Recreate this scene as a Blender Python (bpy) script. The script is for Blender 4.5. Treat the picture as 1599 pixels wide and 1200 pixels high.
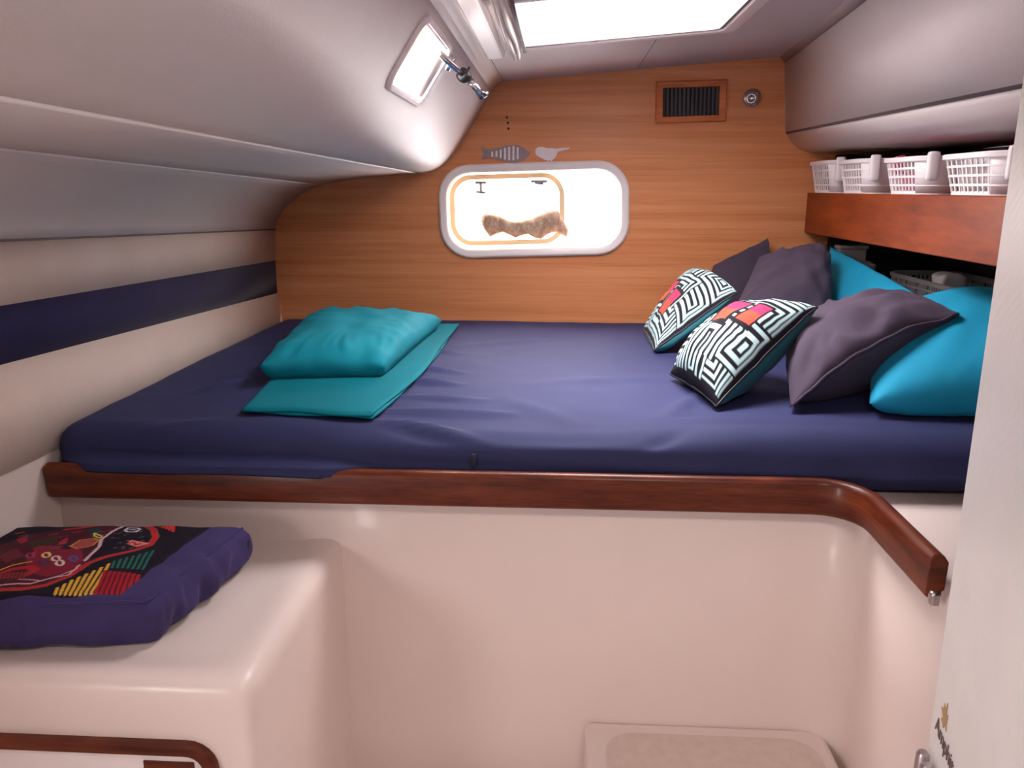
import bpy, bmesh, math, random
import numpy as np
from mathutils import Vector, Matrix, noise
R = math.radians
for o in list(bpy.data.objects): bpy.data.objects.remove(o)
sc = bpy.context.scene
COL = sc.collection

# ------------------------------------------------------------------ camera, sky, lamps, exposure
F, EYE = 1250.0, 1.45
PIT = math.atan(305 / F)
YAW = math.atan(76 * math.cos(PIT) / F)
cam = bpy.data.cameras.new('camera'); cam.sensor_width = 36; cam.lens = 36 * F / 1599; cam.clip_start = .02
camo = bpy.data.objects.new('camera', cam); COL.objects.link(camo)
camo.location = (0, 0, EYE); camo.rotation_euler = (math.pi / 2 - PIT, 0, YAW)
sc.camera = camo
sc.view_settings.view_transform = 'Standard'
sc.view_settings.look = 'None'
sc.view_settings.exposure = 0.0
sc.view_settings.gamma = 1.0
sc.view_settings.use_curve_mapping = False
try:
    sc.cycles.use_denoising = True
    sc.cycles.max_bounces = 10; sc.cycles.diffuse_bounces = 6; sc.cycles.transparent_max_bounces = 12
    sc.cycles.sample_clamp_indirect = 6.0
except Exception: pass

SKY = 38.0
w = bpy.data.worlds.new('overcast_sky'); sc.world = w; w.use_nodes = True
nt_ = w.node_tree; bg = nt_.nodes['Background']; bg.inputs[1].default_value = SKY
# overcast sky: the zenith about twice as bright as the horizon
tc_ = nt_.nodes.new('ShaderNodeTexCoord'); sx_ = nt_.nodes.new('ShaderNodeSeparateXYZ'); rp_ = nt_.nodes.new('ShaderNodeValToRGB')
nt_.links.new(tc_.outputs['Generated'], sx_.inputs[0]); mr_ = nt_.nodes.new('ShaderNodeMapRange'); mr_.inputs[1].default_value = -1
nt_.links.new(sx_.outputs['Z'], mr_.inputs[0]); nt_.links.new(mr_.outputs[0], rp_.inputs[0]); nt_.links.new(rp_.outputs[0], bg.inputs[0])
for k_, (p_, b_) in enumerate(((0, .30), (.49, .33), (.515, .58), (.8, .74), (.93, .88), (1, 1.0))):   # water below, haze brightening to the zenith
    e_ = rp_.color_ramp.elements[k_] if k_ < 2 else rp_.color_ramp.elements.new(p_)
    e_.position = p_; e_.color = (b_, b_ * .92, b_ * .92, 1)

PY4 = -.06
def area(name, loc, aim, sx, sy, power=0, col=(1, 1, 1), portal=False):
    l = bpy.data.lights.new(name, 'AREA'); l.shape = 'RECTANGLE'; l.size = sx; l.size_y = sy
    l.energy = power; l.color = col
    if portal: l.cycles.is_portal = True
    o = bpy.data.objects.new(name, l); COL.objects.link(o); o.location = loc
    o.rotation_euler = Vector(aim).to_track_quat('-Z', 'Y').to_euler()
    return o
area('portal_ceiling_hatch', (.145, 1.95, 1.98), (0, 0, -1), .56, .56, portal=True)
area('portal_side_hatch', (-.36, 1.835, 1.735), (.84, 0, -.54), .40, .24, portal=True)
area('portal_back_port', (-.095, 3.06, 1.375), (0, -1, 0), .64, .30, portal=True)
area('portal_hull_port', (-1.10, PY4, 1.13), (1, 0, 0), .62, .34, portal=True)
area('overhead_fill', (.22, .35, 1.86), (0, .25, -1), .35, .35, power=24.0, col=(1, .88, .82))  # unseen warm fill, added overhead to brighten the berth front and bench

sun = bpy.data.lights.new('hazy_sun', 'SUN'); sun.energy = 4.0; sun.angle = R(32); sun.color = (1, .92, .88)
suno = bpy.data.objects.new('hazy_sun', sun); COL.objects.link(suno)
suno.rotation_euler = Vector((.08, -.27, -1.0)).to_track_quat('-Z', 'Y').to_euler()

# ------------------------------------------------------------------ pixel ray -> point on a real plane (used to read sizes)
_cp, _sp, _cy, _sy = math.cos(PIT), math.sin(PIT), math.cos(YAW), math.sin(YAW)
FW = Vector((-_sy * _cp, _cy * _cp, -_sp)); RT = Vector((_cy, _sy, 0)); UP = RT.cross(FW)
EYEV = Vector((0, 0, EYE))
def at(px, py, ax, v):
    d = FW + RT * ((px - 799.5) / F) + UP * ((600 - py) / F)
    i = 'xyz'.index(ax); t = (v - EYEV[i]) / d[i]
    return EYEV + d * t
def at_plane(px, py, p0, n):
    d = FW + RT * ((px - 799.5) / F) + UP * ((600 - py) / F)
    return EYEV + d * ((p0 - EYEV).dot(n) / d.dot(n))

# ------------------------------------------------------------------ materials
def lin(h):
    h = h.lstrip('#'); c = [int(h[i:i + 2], 16) / 255 for i in (0, 2, 4)]
    return tuple(x / 12.92 if x <= .04045 else ((x + .055) / 1.055) ** 2.4 for x in c) + (1,)
def base_mat(name, col, rough=.5, spec=.5, metal=0):
    m = bpy.data.materials.new(name); m.use_nodes = True
    b = m.node_tree.nodes['Principled BSDF']
    b.inputs['Base Color'].default_value = lin(col) if isinstance(col, str) else col
    b.inputs['Roughness'].default_value = rough; b.inputs['Metallic'].default_value = metal
    b.inputs['Specular IOR Level'].default_value = spec
    return m, m.node_tree, b
def nz(nt, scale, detail=3, vec=None, stretch=None, rough=.5):
    n = nt.nodes.new('ShaderNodeTexNoise'); n.inputs['Scale'].default_value = scale
    n.inputs['Detail'].default_value = detail; n.inputs['Roughness'].default_value = rough
    tc = nt.nodes.new('ShaderNodeTexCoord')
    mp = nt.nodes.new('ShaderNodeMapping')
    if stretch: mp.inputs['Scale'].default_value = stretch
    nt.links.new(tc.outputs['Object'], mp.inputs[0]); nt.links.new(mp.outputs[0], n.inputs['Vector'])
    return n
def ramp(nt, src, stops):
    r = nt.nodes.new('ShaderNodeValToRGB'); e = r.color_ramp.elements
    while len(e) < len(stops): e.new(.5)
    for k, (p, c) in enumerate(stops): e[k].position = p; e[k].color = lin(c) if isinstance(c, str) else c
    nt.links.new(src, r.inputs[0]); return r
def bump(nt, b, src, strength, dist=.01):
    bp = nt.nodes.new('ShaderNodeBump'); bp.inputs['Strength'].default_value = strength; bp.inputs['Distance'].default_value = dist
    nt.links.new(src, bp.inputs['Height']); nt.links.new(bp.outputs[0], b.inputs['Normal'])
def plain(name, col, rough=.5, var=.04, scale=6, bmp=0., bscale=200, spec=.5, metal=0, coat=0, stretch=None):
    m, nt, b = base_mat(name, col, rough, spec, metal)
    c = lin(col); n = nz(nt, scale, 3, stretch=stretch)
    r = ramp(nt, n.outputs['Fac'], [(.3, tuple(x * (1 - var) for x in c[:3]) + (1,)), (.7, tuple(min(1, x * (1 + var)) for x in c[:3]) + (1,))])
    nt.links.new(r.outputs[0], b.inputs['Base Color'])
    if bmp: bump(nt, b, nz(nt, bscale, 2).outputs['Fac'], bmp, .002)
    if coat: b.inputs['Coat Weight'].default_value = coat; b.inputs['Coat Roughness'].default_value = .08
    return m
def wood(name, dark, mid, light, stretch, rough=.35, coat=.2, scale=5):
    m, nt, b = base_mat(name, mid, rough, .25)
    n = nz(nt, scale, 5, stretch=stretch, rough=.6)
    n2 = nz(nt, scale * 5, 3, stretch=stretch)
    mx = nt.nodes.new('ShaderNodeMath'); mx.operation = 'MULTIPLY_ADD'; mx.inputs[1].default_value = .35
    nt.links.new(n2.outputs['Fac'], mx.inputs[0]); nt.links.new(n.outputs['Fac'], mx.inputs[2])
    r = ramp(nt, mx.outputs[0], [(.45, dark), (.66, mid), (.9, light)])
    nt.links.new(r.outputs[0], b.inputs['Base Color'])
    b.inputs['Coat Weight'].default_value = coat; b.inputs['Coat Roughness'].default_value = .15
    return m
def fabric(name, col, rough=.8, sheen=.4, weave=.15, var=.08, tint=None, spec=.3):
    m, nt, b = base_mat(name, col, rough, spec)
    c = lin(col); n = nz(nt, 9, 4)
    r = ramp(nt, n.outputs['Fac'], [(.3, tuple(x * (1 - var) for x in c[:3]) + (1,)), (.7, tuple(min(1, x * (1 + var)) for x in c[:3]) + (1,))])
    nt.links.new(r.outputs[0], b.inputs['Base Color'])
    bump(nt, b, nz(nt, 700, 2).outputs['Fac'], weave, .001)
    b.inputs['Sheen Weight'].default_value = sheen; b.inputs['Sheen Roughness'].default_value = .4
    if tint: b.inputs['Sheen Tint'].default_value = lin(tint)
    return m
def printed(name, rough=.85):
    m, nt, b = base_mat(name, '#808080', rough, .25)
    a = nt.nodes.new('ShaderNodeVertexColor'); a.layer_name = 'print'
    nt.links.new(a.outputs[0], b.inputs['Base Color'])
    bump(nt, b, nz(nt, 600, 2).outputs['Fac'], .15, .001)
    return m
def glass(name, tint=(1, 1, 1, 1)):
    m = bpy.data.materials.new(name); m.use_nodes = True; nt = m.node_tree; nt.nodes.clear()
    out = nt.nodes.new('ShaderNodeOutputMaterial'); mix = nt.nodes.new('ShaderNodeMixShader')
    t = nt.nodes.new('ShaderNodeBsdfTransparent'); t.inputs[0].default_value = tint
    g = nt.nodes.new('ShaderNodeBsdfGlossy'); g.inputs['Roughness'].default_value = .05
    mix.inputs[0].default_value = .04
    nt.links.new(t.outputs[0], mix.inputs[1]); nt.links.new(g.outputs[0], mix.inputs[2])
    nt.links.new(mix.outputs[0], out.inputs[0]); return m

M = {}
M['bulkhead'] = wood('cherry_veneer', '#c27849', '#d48b5b', '#df9b6e', (.22, 1, 7), rough=.42, coat=.08, scale=4)
M['board'] = wood('varnished_board', '#672505', '#7f3109', '#964212', (5, .7, 4), rough=.45, coat=.06, scale=4)
M['rail'] = wood('mahogany_rail', '#3c1309', '#5c2512', '#75391d', (.8, .8, 8), rough=.4, coat=.12)
M['ventwood'] = wood('vent_wood', '#a8552c', '#bd6738', '#cc7a4a', (1, 1, 6), rough=.4)
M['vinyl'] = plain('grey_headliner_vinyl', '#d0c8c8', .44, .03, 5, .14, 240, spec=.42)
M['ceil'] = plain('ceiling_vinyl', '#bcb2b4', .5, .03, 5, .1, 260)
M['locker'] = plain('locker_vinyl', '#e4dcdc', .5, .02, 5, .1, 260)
M['hull'] = plain('cream_hull_lining', '#dccbc0', .75, .03, 8, .2, 300, spec=.25)
M['stripe'] = fabric('navy_stripe_cloth', '#26234a', .9, .1)
M['gel'] = plain('white_gelcoat', '#ebdcd5', .36, .02, 4, 0, spec=.45, coat=.12)
M['gelstain'] = plain('gelcoat_step', '#dccbc0', .5, .05, 40, .15, 400)
M['door'] = plain('door_laminate', '#dedcda', .36, .025, 14, 0, 60, spec=.35)
_nt = M['door'].node_tree; _b = _nt.nodes['Principled BSDF']; _w = _nt.nodes.new('ShaderNodeTexWave'); _w.wave_type = 'RINGS'
_w.inputs['Scale'].default_value = 22; _w.inputs['Distortion'].default_value = 9; _w.inputs['Detail'].default_value = 2
_tc = _nt.nodes.new('ShaderNodeTexCoord'); _nt.links.new(_tc.outputs['Object'], _w.inputs['Vector']); bump(_nt, _b, _w.outputs['Fac'], .05, .002)
M['sheet'] = fabric('navy_fitted_sheet', '#32365a', .7, .05, .08, .05, tint='#9a94c8', spec=.12)
M['teal'] = fabric('teal_cotton', '#0a8294', .75, .05, .1, .06, tint='#4fb8c4', spec=.15)
M['teal2'] = fabric('bright_teal_cotton', '#046e7c', .8, .03, .1, .05, tint='#4fb8c4', spec=.12)
M['tealside'] = fabric('dark_teal_cotton', '#2c6570', .8, .05, .1, .06, spec=.15)
M['slat'] = plain('dark_vent_plastic', '#3c363a', .5, .05, 20)
M['blue'] = fabric('teal_blue_cotton', '#1795bc', .75, .08, .1, .05, tint='#8fd0e8')
M['mauve'] = fabric('mauve_grey_cotton', '#473d4e', .85, .2, .15, .05, tint='#8a7c92')
M['navycushion'] = fabric('navy_cushion_cotton', '#3a3260', .85, .4, .2, .1, tint='#6a6288')
M['print'] = printed('stitched_mola_print')
M['whiteplastic'] = plain('white_plastic', '#f6f0f2', .35, .01, 5)
M['greyplastic'] = plain('grey_plastic', '#8d8a8a', .45, .02, 5)
M['cream'] = plain('cream_plastic', '#f3ecea', .3, .02, 5)
M['sash'] = plain('yellowed_plastic', '#f2e2b4', .35, .04, 6)
M['chrome'] = plain('chrome', '#d8d4d6', .16, .02, 5, metal=1)
M['steel'] = plain('brushed_steel', '#b8aeb0', .3, .03, 20, metal=1)
M['black'] = plain('black_plastic', '#151217', .5, .05, 6)
M['darkgrey'] = plain('dark_grey_paint', '#6d6468', .6, .06, 30)
M['fishgrey'] = plain('fish_grey_paint', '#94858a', .6, .06, 30)
M['palewood'] = plain('pale_painted_wood', '#efe6e8', .6, .04, 30)
M['drift'] = wood('driftwood', '#8a7260', '#b29a86', '#d8c6b4', (6, 6, 3), rough=.85, coat=0, scale=9)
M['dark'] = plain('dark_recess', '#2a2024', .8, .05, 6)  # shade of the shelf recess put into the base colour
M['pink'] = fabric('pink_cloth', '#c9477c', .8, .3)
M['paper'] = plain('white_paper', '#d8d0d0', .7, .05, 30)
M['beige'] = fabric('beige_cloth', '#b8a894', .8, .3)
M['indigo'] = fabric('indigo_cloth', '#2b2038', .8, .2)
M['red'] = plain('dull_red_cloth', '#8d3430', .7, .05, 12)
M['blind'] = fabric('cream_blind_cloth', '#e4d9d2', .8, .2)
M['ink'] = plain('dark_lettering', '#5a4a48', .5, .03, 9)
M['gold'] = plain('gold_print', '#a48a5c', .45, .05, 30)
M['glass'] = glass('clear_pane'); M['acrylic'] = glass('hatch_acrylic', (.95, .95, .95, 1))

# ------------------------------------------------------------------ builders
def mk(name, verts, faces, mat, parent=None, smooth=True, inside=None, sharp=None):
    me = bpy.data.meshes.new(name); me.from_pydata([tuple(v) for v in verts], [], faces); me.validate()
    bm = bmesh.new(); bm.from_mesh(me)
    if inside is None: bmesh.ops.recalc_face_normals(bm, faces=bm.faces)
    else:
        iv = Vector(inside)
        for f in bm.faces:
            f.normal_update()
            if f.normal.dot(iv - f.calc_center_median()) < 0: f.normal_flip()
    if smooth:
        for f in bm.faces: f.smooth = True
        if sharp:
            for e in bm.edges:
                if len(e.link_faces) == 2 and e.calc_face_angle(0) > R(sharp): e.smooth = False
    bm.to_mesh(me); bm.free()
    if mat is not None: me.materials.append(M[mat] if isinstance(mat, str) else mat)
    o = bpy.data.objects.new(name, me); COL.objects.link(o)
    if parent is not None: adopt(o, parent)
    return o
def adopt(o, parent):
    o.parent = parent
    o.matrix_parent_inverse = Matrix.Translation(parent.location).inverted() if not parent.parent else parent.matrix_world.inverted()
def thing(name, label, cat, loc=(0, 0, 0), group=None):
    o = bpy.data.objects.new(name, None); COL.objects.link(o); o.location = loc; o.empty_display_size = .05
    return tag(o, label, cat, group)
def tag(o, label, cat, group=None):
    o['label'] = label; o['category'] = cat
    if group: o['group'] = group
    return o
def struct(o, label=None):
    o['kind'] = 'structure'
    if label: o['label'] = label
    return o
def stre(name, loc=(0, 0, 0), label=None):
    o = bpy.data.objects.new(name, None); COL.objects.link(o); o.location = loc; o.empty_display_size = .05
    return struct(o, label)
def solid(o, t, off=-1):
    md = o.modifiers.new('thickness', 'SOLIDIFY'); md.thickness = t; md.offset = off; return o
def bev(o, wd, seg=3):
    md = o.modifiers.new('bevel', 'BEVEL'); md.width = wd; md.segments = seg; md.limit_method = 'ANGLE'; md.angle_limit = R(35); return o
def loops(ls, closed=True, cap0=False, cap1=False):
    n = len(ls[0]); v = [p for l in ls for p in l]; f = []
    for i in range(len(ls) - 1):
        for j in range(n if closed else n - 1):
            k = (j + 1) % n
            f.append((i * n + j, i * n + k, (i + 1) * n + k, (i + 1) * n + j))
    if cap0: f.append(tuple(range(n)))
    if cap1: f.append(tuple((len(ls) - 1) * n + j for j in reversed(range(n))))
    return v, f
def box(lo, hi):
    (a, b, c), (d, e, f) = lo, hi
    v = [(a, b, c), (d, b, c), (d, e, c), (a, e, c), (a, b, f), (d, b, f), (d, e, f), (a, e, f)]
    return v, [(0, 3, 2, 1), (4, 5, 6, 7), (0, 1, 5, 4), (1, 2, 6, 5), (2, 3, 7, 6), (3, 0, 4, 7)]
def merge(parts):
    v, f = [], []
    for pv, pf in parts:
        o = len(v); v += [tuple(p) for p in pv]; f += [tuple(i + o for i in q) for q in pf]
    return v, f
def rr(cx, cy, wd, h, r, n=6, rot=0):
    pts = []
    for (sx, sy, a0) in ((1, 1, 0), (-1, 1, 90), (-1, -1, 180), (1, -1, 270)):
        for k in range(n + 1):
            a = R(a0 + 90 * k / n)
            pts.append((sx * (wd / 2 - r) + r * math.cos(a), sy * (h / 2 - r) + r * math.sin(a)))
    c, s = math.cos(rot), math.sin(rot)
    return [(cx + x * c - y * s, cy + x * s + y * c) for x, y in pts]
def plate(outer, holes, mapper):
    bm = bmesh.new()
    for lp in [outer] + holes:
        vs = [bm.verts.new((x, y, 0)) for x, y in lp]
        for i in range(len(vs)): bm.edges.new((vs[i], vs[(i + 1) % len(vs)]))
    bmesh.ops.triangle_fill(bm, use_beauty=True, use_dissolve=False, edges=bm.edges[:], normal=(0, 0, 1))
    bm.verts.index_update()
    v = [mapper(p.co.x, p.co.y) for p in bm.verts]; f = [tuple(q.index for q in fc.verts) for fc in bm.faces]
    bm.free(); return v, f
def prism(poly, mapper, d0, d1):
    a = [mapper(x, y, d0) for x, y in poly]; b = [mapper(x, y, d1) for x, y in poly]
    return loops([a, b], True, True, True)
def tube(pts, rad, n=10, caps=True):
    pts = [Vector(p) for p in pts]; ls = []
    rads = rad if isinstance(rad, (list, tuple)) else [rad] * len(pts)
    ref = None
    for i, p in enumerate(pts):
        t = (pts[min(i + 1, len(pts) - 1)] - pts[max(i - 1, 0)]).normalized()
        if ref is None: ref = t.orthogonal().normalized()
        ref = (ref - t * ref.dot(t)).normalized(); bi = t.cross(ref)
        ls.append([p + (ref * math.cos(2 * math.pi * k / n) + bi * math.sin(2 * math.pi * k / n)) * rads[i] for k in range(n)])
    return loops(ls, True, caps, caps)
def lathe(prof, o, d, n=24):
    d = Vector(d).normalized(); e = d.orthogonal().normalized(); g = d.cross(e); o = Vector(o)
    return loops([[o + d * h + (e * math.cos(2 * math.pi * k / n) + g * math.sin(2 * math.pi * k / n)) * r for k in range(n)] for r, h in prof], True, True, True)
def sweep_xy(path, sec, closed=False):
    """section (offset to the left of travel, z) swept along a path in the XY plane"""
    ls = []; n = len(path)
    for i in range(n):
        p = Vector(path[i])
        a = Vector(path[(i - 1) % n] if closed or i else path[0]); b = Vector(path[(i + 1) % n] if closed or i < n - 1 else path[-1])
        t = (b - a).normalized(); nr = Vector((-t.y, t.x))
        ls.append([(p.x + nr.x * s, p.y + nr.y * s, z) for s, z in sec])
    if closed: ls.append(ls[0])
    return loops(ls, True, not closed, not closed)
def rbox(lo, hi, r, nn):
    """surface grid of a box with rounded edges and corners"""
    lo, hi = Vector(lo), Vector(hi); idx = {}; V = []; Fc = []
    def vid(i, j, k):
        key = (i, j, k)
        if key not in idx:
            p = Vector((lo.x + (hi.x - lo.x) * i / nn[0], lo.y + (hi.y - lo.y) * j / nn[1], lo.z + (hi.z - lo.z) * k / nn[2]))
            q = Vector([min(max(p[a], lo[a] + r), hi[a] - r) for a in range(3)])
            d = p - q
            if d.length > 1e-9: p = q + d.normalized() * min(r, 9)
            idx[key] = len(V); V.append(p)
        return idx[key]
    a, b, c = nn
    for i in range(a):
        for j in range(b):
            for k in (0, c): Fc.append((vid(i, j, k), vid(i + 1, j, k), vid(i + 1, j + 1, k), vid(i, j + 1, k)))
    for i in range(a):
        for k in range(c):
            for j in (0, b): Fc.append((vid(i, j, k), vid(i + 1, j, k), vid(i + 1, j, k + 1), vid(i, j, k + 1)))
    for j in range(b):
        for k in range(c):
            for i in (0, a): Fc.append((vid(i, j, k), vid(i, j + 1, k), vid(i, j + 1, k + 1), vid(i, j, k + 1)))
    return V, Fc
def sstep(a, b, x):
    t = min(1, max(0, (x - a) / (b - a))); return t * t * (3 - 2 * t)
def ridge(x, y, a, b, amp, wd):
    ax, ay = a; bx, by = b; dx, dy = bx - ax, by - ay; L2 = dx * dx + dy * dy
    t = min(1, max(0, ((x - ax) * dx + (y - ay) * dy) / L2)); px, py = ax + t * dx, ay + t * dy
    d2 = (x - px) ** 2 + (y - py) ** 2
    return amp * math.exp(-d2 / (wd * wd)) * (.25 + .75 * math.sin(math.pi * min(1, max(0, t * .9 + .05))))

# ------------------------------------------------------------------ small raster for flat prints
class Print:
    def __init__(s, n, bgc): s.n = n; s.a = np.ones((n, n, 3)) * np.array(lin(bgc)[:3]); g = (np.arange(n) + .5) / n; s.U, s.V = np.meshgrid(g, g)
    def put(s, mask, c): s.a[mask] = np.array(lin(c)[:3])
    def line(s, pts, wd, c):
        m = np.zeros_like(s.U, bool)
        for (x0, y0), (x1, y1) in zip(pts[:-1], pts[1:]):
            dx, dy = x1 - x0, y1 - y0; t = np.clip(((s.U - x0) * dx + (s.V - y0) * dy) / (dx * dx + dy * dy + 1e-12), 0, 1)
            m |= (s.U - x0 - t * dx) ** 2 + (s.V - y0 - t * dy) ** 2 < (wd / 2) ** 2
        s.put(m, c)
    def poly(s, pts, c):
        m = np.zeros_like(s.U, bool); n = len(pts)
        for i in range(n):
            (x0, y0), (x1, y1) = pts[i], pts[(i + 1) % n]
            if y0 == y1: continue
            m ^= ((y0 > s.V) != (y1 > s.V)) & (s.U < (x1 - x0) * (s.V - y0) / (y1 - y0) + x0)
        s.put(m, c)
    def paint(s, me, uvs):
        at_ = me.color_attributes.new('print', 'FLOAT_COLOR', 'POINT')
        out = np.ones((len(uvs), 4)); uv = np.array(uvs)
        i = np.clip((uv[:, 0] * s.n).astype(int), 0, s.n - 1); j = np.clip((uv[:, 1] * s.n).astype(int), 0, s.n - 1)
        out[:, :3] = s.a[j, i]; at_.data.foreach_set('color', out.astype(np.float32).ravel())

# ------------------------------------------------------------------ the shell
YB = 2.9
def bp(px, py): return at(px, py, 'y', YB)
def lofted(name, pix, dzs, y0, y1, mat, parent, inside=(0, 1.4, 1.3), thick=.03, nrow=2):
    """ruled surface: points read on the bulkhead plane, run forward with a small sheer"""
    ls = []
    for k in range(nrow + 1):
        y = y0 + (y1 - y0) * k / nrow
        ls.append([Vector((p[0] + (d[0] if isinstance(d, tuple) else 0) * (YB - y), y, p[2] + (d[1] if isinstance(d, tuple) else d) * (YB - y))) for p, d in zip(pix, dzs)])
    v, f = loops(ls, False)
    o = mk(name, v, f, mat, parent, True, inside, sharp=28); solid(o, thick); return o

# bulkhead with a real opening for the port
WROT = R(1.6); WC = (-.094, 1.377)
hole = rr(WC[0], WC[1], .615, .268, .085, 8, WROT)
v, f = plate([(-1.35, -.1), (1.4, -.1), (1.4, 2.15), (-1.35, 2.15)], [hole], lambda x, y: (x, YB, y))
wall_back = struct(solid(mk('wall_back', v, f, 'bulkhead', None, False, (0, 0, 1.3)), .03), 'cherry veneer bulkhead behind the bed')
for (px, py) in ((791.5, 183.5), (793, 192), (794, 201)):
    c = bp(px, py); mk('screw_hole', *lathe([(.0042, -.0015), (.0042, .0012), (.0012, .0014)], c, (0, -1, 0), 10), 'black', wall_back)

# left hull lining
wall_left = stre('wall_left', (-1.03, 1.5, .9), 'hull side lining with a navy stripe')
A = Vector((-1.025, YB, .90)); B = bp(433, 458); C = bp(430, 407); D = bp(430, 358)
dA, dB, dC, dD = .022, .0367, .0292, .0342
YF, YP = -.75, .62
lofted('lower_panel', [A, B], [dA, dB], 2.95, YP, 'hull', wall_left)
lofted('navy_stripe', [B, C], [dB, dC], 2.95, YP, 'stripe', wall_left)
lofted('cream_panel', [C, D], [dC, dD], 2.95, YP, 'hull', wall_left)
# forward of the frame: the same lining with a port in it
port = rr(PY4, 1.13, .6, .32, .08, 6)
v, f = plate([(YF, .95), (YP, .95), (YP, 1.385), (YF, 1.44)], [port], lambda y, z: (-1.036, y, z))
solid(mk('port_panel', v, f, 'hull', wall_left, False, (0, 0, 1.2)), .03)
# white moulding under the lining
v, f = box((-1.09, YF, -.02), (-1.030, 2.95, .9)); v = [(a, b, (.914 + .022 * (YB - b)) if c > 0 else c) for a, b, c in v]; mk('hull_moulding', v, f, 'gel', wall_left, False)
# curved cove and the upper side panel
cove = [D, bp(431, 348), bp(435, 338), bp(443, 327), bp(455, 315), bp(470, 303), bp(485, 295), bp(503, 289)]
dcv = [dD + (.0275 - dD) * k / 7 for k in range(8)]
lofted('cove_panel', cove, dcv, 2.95, YF, 'vinyl', wall_left)
shoulder = [bp(503, 289), bp(530, 283), bp(560, 279), bp(600, 275), bp(650, 270)]
lofted('shoulder_panel', shoulder, [.0275 - .0156 * k / 4 for k in range(5)], 2.95, YF, 'vinyl', wall_left)
G0, H0 = bp(727, 210.5), bp(768, 143)
nose = [bp(650, 270), bp(662, 269.7), bp(673, 268.2), bp(683, 264.5), bp(691, 259.3), bp(698, 252.5), bp(705, 244.2), bp(712, 234.6)]
hd = H0 - G0; hl = hd.length; hdir = hd / hl; PN = Vector((-hdir.z, 0, hdir.x))  # panel normal (outwards)
dzp = .005
def side(y, s, out=0.):   # point on the sloped side panel
    return G0 + hdir * s + Vector((0, y - YB, dzp * (YB - y))) + PN * out
if PN.x > 0: PN = -PN
pn_full = Vector((0, -1, dzp)).cross(hdir).normalized()
if pn_full.x > 0: pn_full = -pn_full
def side_pix(px, py):
    p = at_plane(px, py, G0, pn_full); y = p.y
    return y, (p - side(y, 0)).dot(hdir)
hp = [side_pix(*q) for q in ((662, 24), (703, 72), (655, 166), (602, 134))]
hy0, hy1 = (hp[0][0] + hp[3][0]) / 2, (hp[1][0] + hp[2][0]) / 2
hs0, hs1 = (hp[2][1] + hp[3][1]) / 2, (hp[0][1] + hp[1][1]) / 2
hcy, hcs, hw, hh = (hy0 + hy1) / 2, (hs0 + hs1) / 2, hy1 - hy0, hs1 - hs0
# the nose is tight at the bulkhead and opens into a wide curve towards the door
g1, g2 = G0 - hdir * .012, G0
tight = nose + [g1, g2]; nk = len(tight)
wide = []
for k in range(nk):
    t = k / (nk - 1); c_ = G0 - hdir * .055
    wide.append(nose[0] * (1 - t) ** 2 + c_ * 2 * t * (1 - t) + G0 * t * t)
wide[-2] = wide[-2].lerp(g1, .5)
nr = 25
ya, yb_ = hcy - hw * .46, hcy + hw * .46; sa, sb = hcs - hh * .44, hcs + hh * .44
rows_y = sorted(set([2.95 + (YF - 2.95) * r_ / 24 for r_ in range(25)] + [ya, yb_]), reverse=True)
ls = []
for y in rows_y:
    bl_ = sstep(2.6, .7, y); row = []
    for k in range(nk):
        p = tight[k].lerp(wide[k], bl_); dz = .0119 + (dzp - .0119) * k / (nk - 1)
        row.append(Vector((p.x, y, p.z + dz * (YB - y))))
    for sv in (sa, sb, hl): row.append(side(y, sv))
    ls.append(row)
v, f = loops(ls, False); nc = nk + 3
keep = []
for q in f:
    r_, c_ = q[0] // nc, q[0] % nc
    ym = (rows_y[r_] + rows_y[r_ + 1]) / 2
    if c_ == nk and ya < ym < yb_: continue
    keep.append(q)
o = mk('side_panel', v, keep, 'vinyl', wall_left, True, (.3, 1.4, 1.0)); solid(o, .03)

for nm, p_, dz_, r_, mt_ in (('piping', nose[0], .0119, .0030, 'locker'), ('piping', shoulder[0], .0275, .0026, 'locker'), ('seam', D, dD, .0022, 'darkgrey')):
    q_ = Vector((p_.x + .001, 0, p_.z - .001))
    mk(nm, *tube([Vector((q_.x, y_, q_.z + dz_ * (YB - y_))) for y_ in (2.9, 1.7, .6, YF)], r_, 8), mt_, wall_left)

# ceiling
CZ0 = bp(785, 127); CZ1 = bp(1216, 89)
csl = (CZ1.z - CZ0.z) / (CZ1.x - CZ0.x)
def cz(x): return CZ0.z + csl * (x - CZ0.x)
ceiling = stre('ceiling', (.2, 1.5, 1.83), 'grey vinyl headliner with a hatch')
join = [H0, bp(773, 136), bp(779, 130), CZ0]
lofted('ceiling_edge', join, [.005, .004, .002, 0], 2.95, YF, 'vinyl', ceiling)
HX0, HX1, HY0, HY1 = -.105, .395, 1.70, 2.20
hcx, hcyy = (HX0 + HX1) / 2, (HY0 + HY1) / 2
XS = .252   # seam in the headliner
def ceil_piece(x0, x1, y0, y1):
    v, f = box((x0, y0, 0), (x1, y1, .03)); return [(a, b, cz(a) + c) for a, b, c in v], f
g = .0022
pieces = [(CZ0.x + g, HX0 - .03, YF, 2.95), (HX0 - .03, XS - g, HY1 + .03, 2.95), (XS + g, HX1 + .03, HY1 + .03, 2.95),
          (HX1 + .03, 1.35, YF, 2.95), (HX0 - .03, HX1 + .03, YF, HY0 - .03)]
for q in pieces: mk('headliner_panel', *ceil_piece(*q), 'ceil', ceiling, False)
v, f = ceil_piece(CZ0.x - .05, HX0 - .03, YF, 2.95); v = [(a, b, c + .012) for a, b, c in v]; mk('headliner_backing', v, f, 'dark', ceiling, False)
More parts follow.
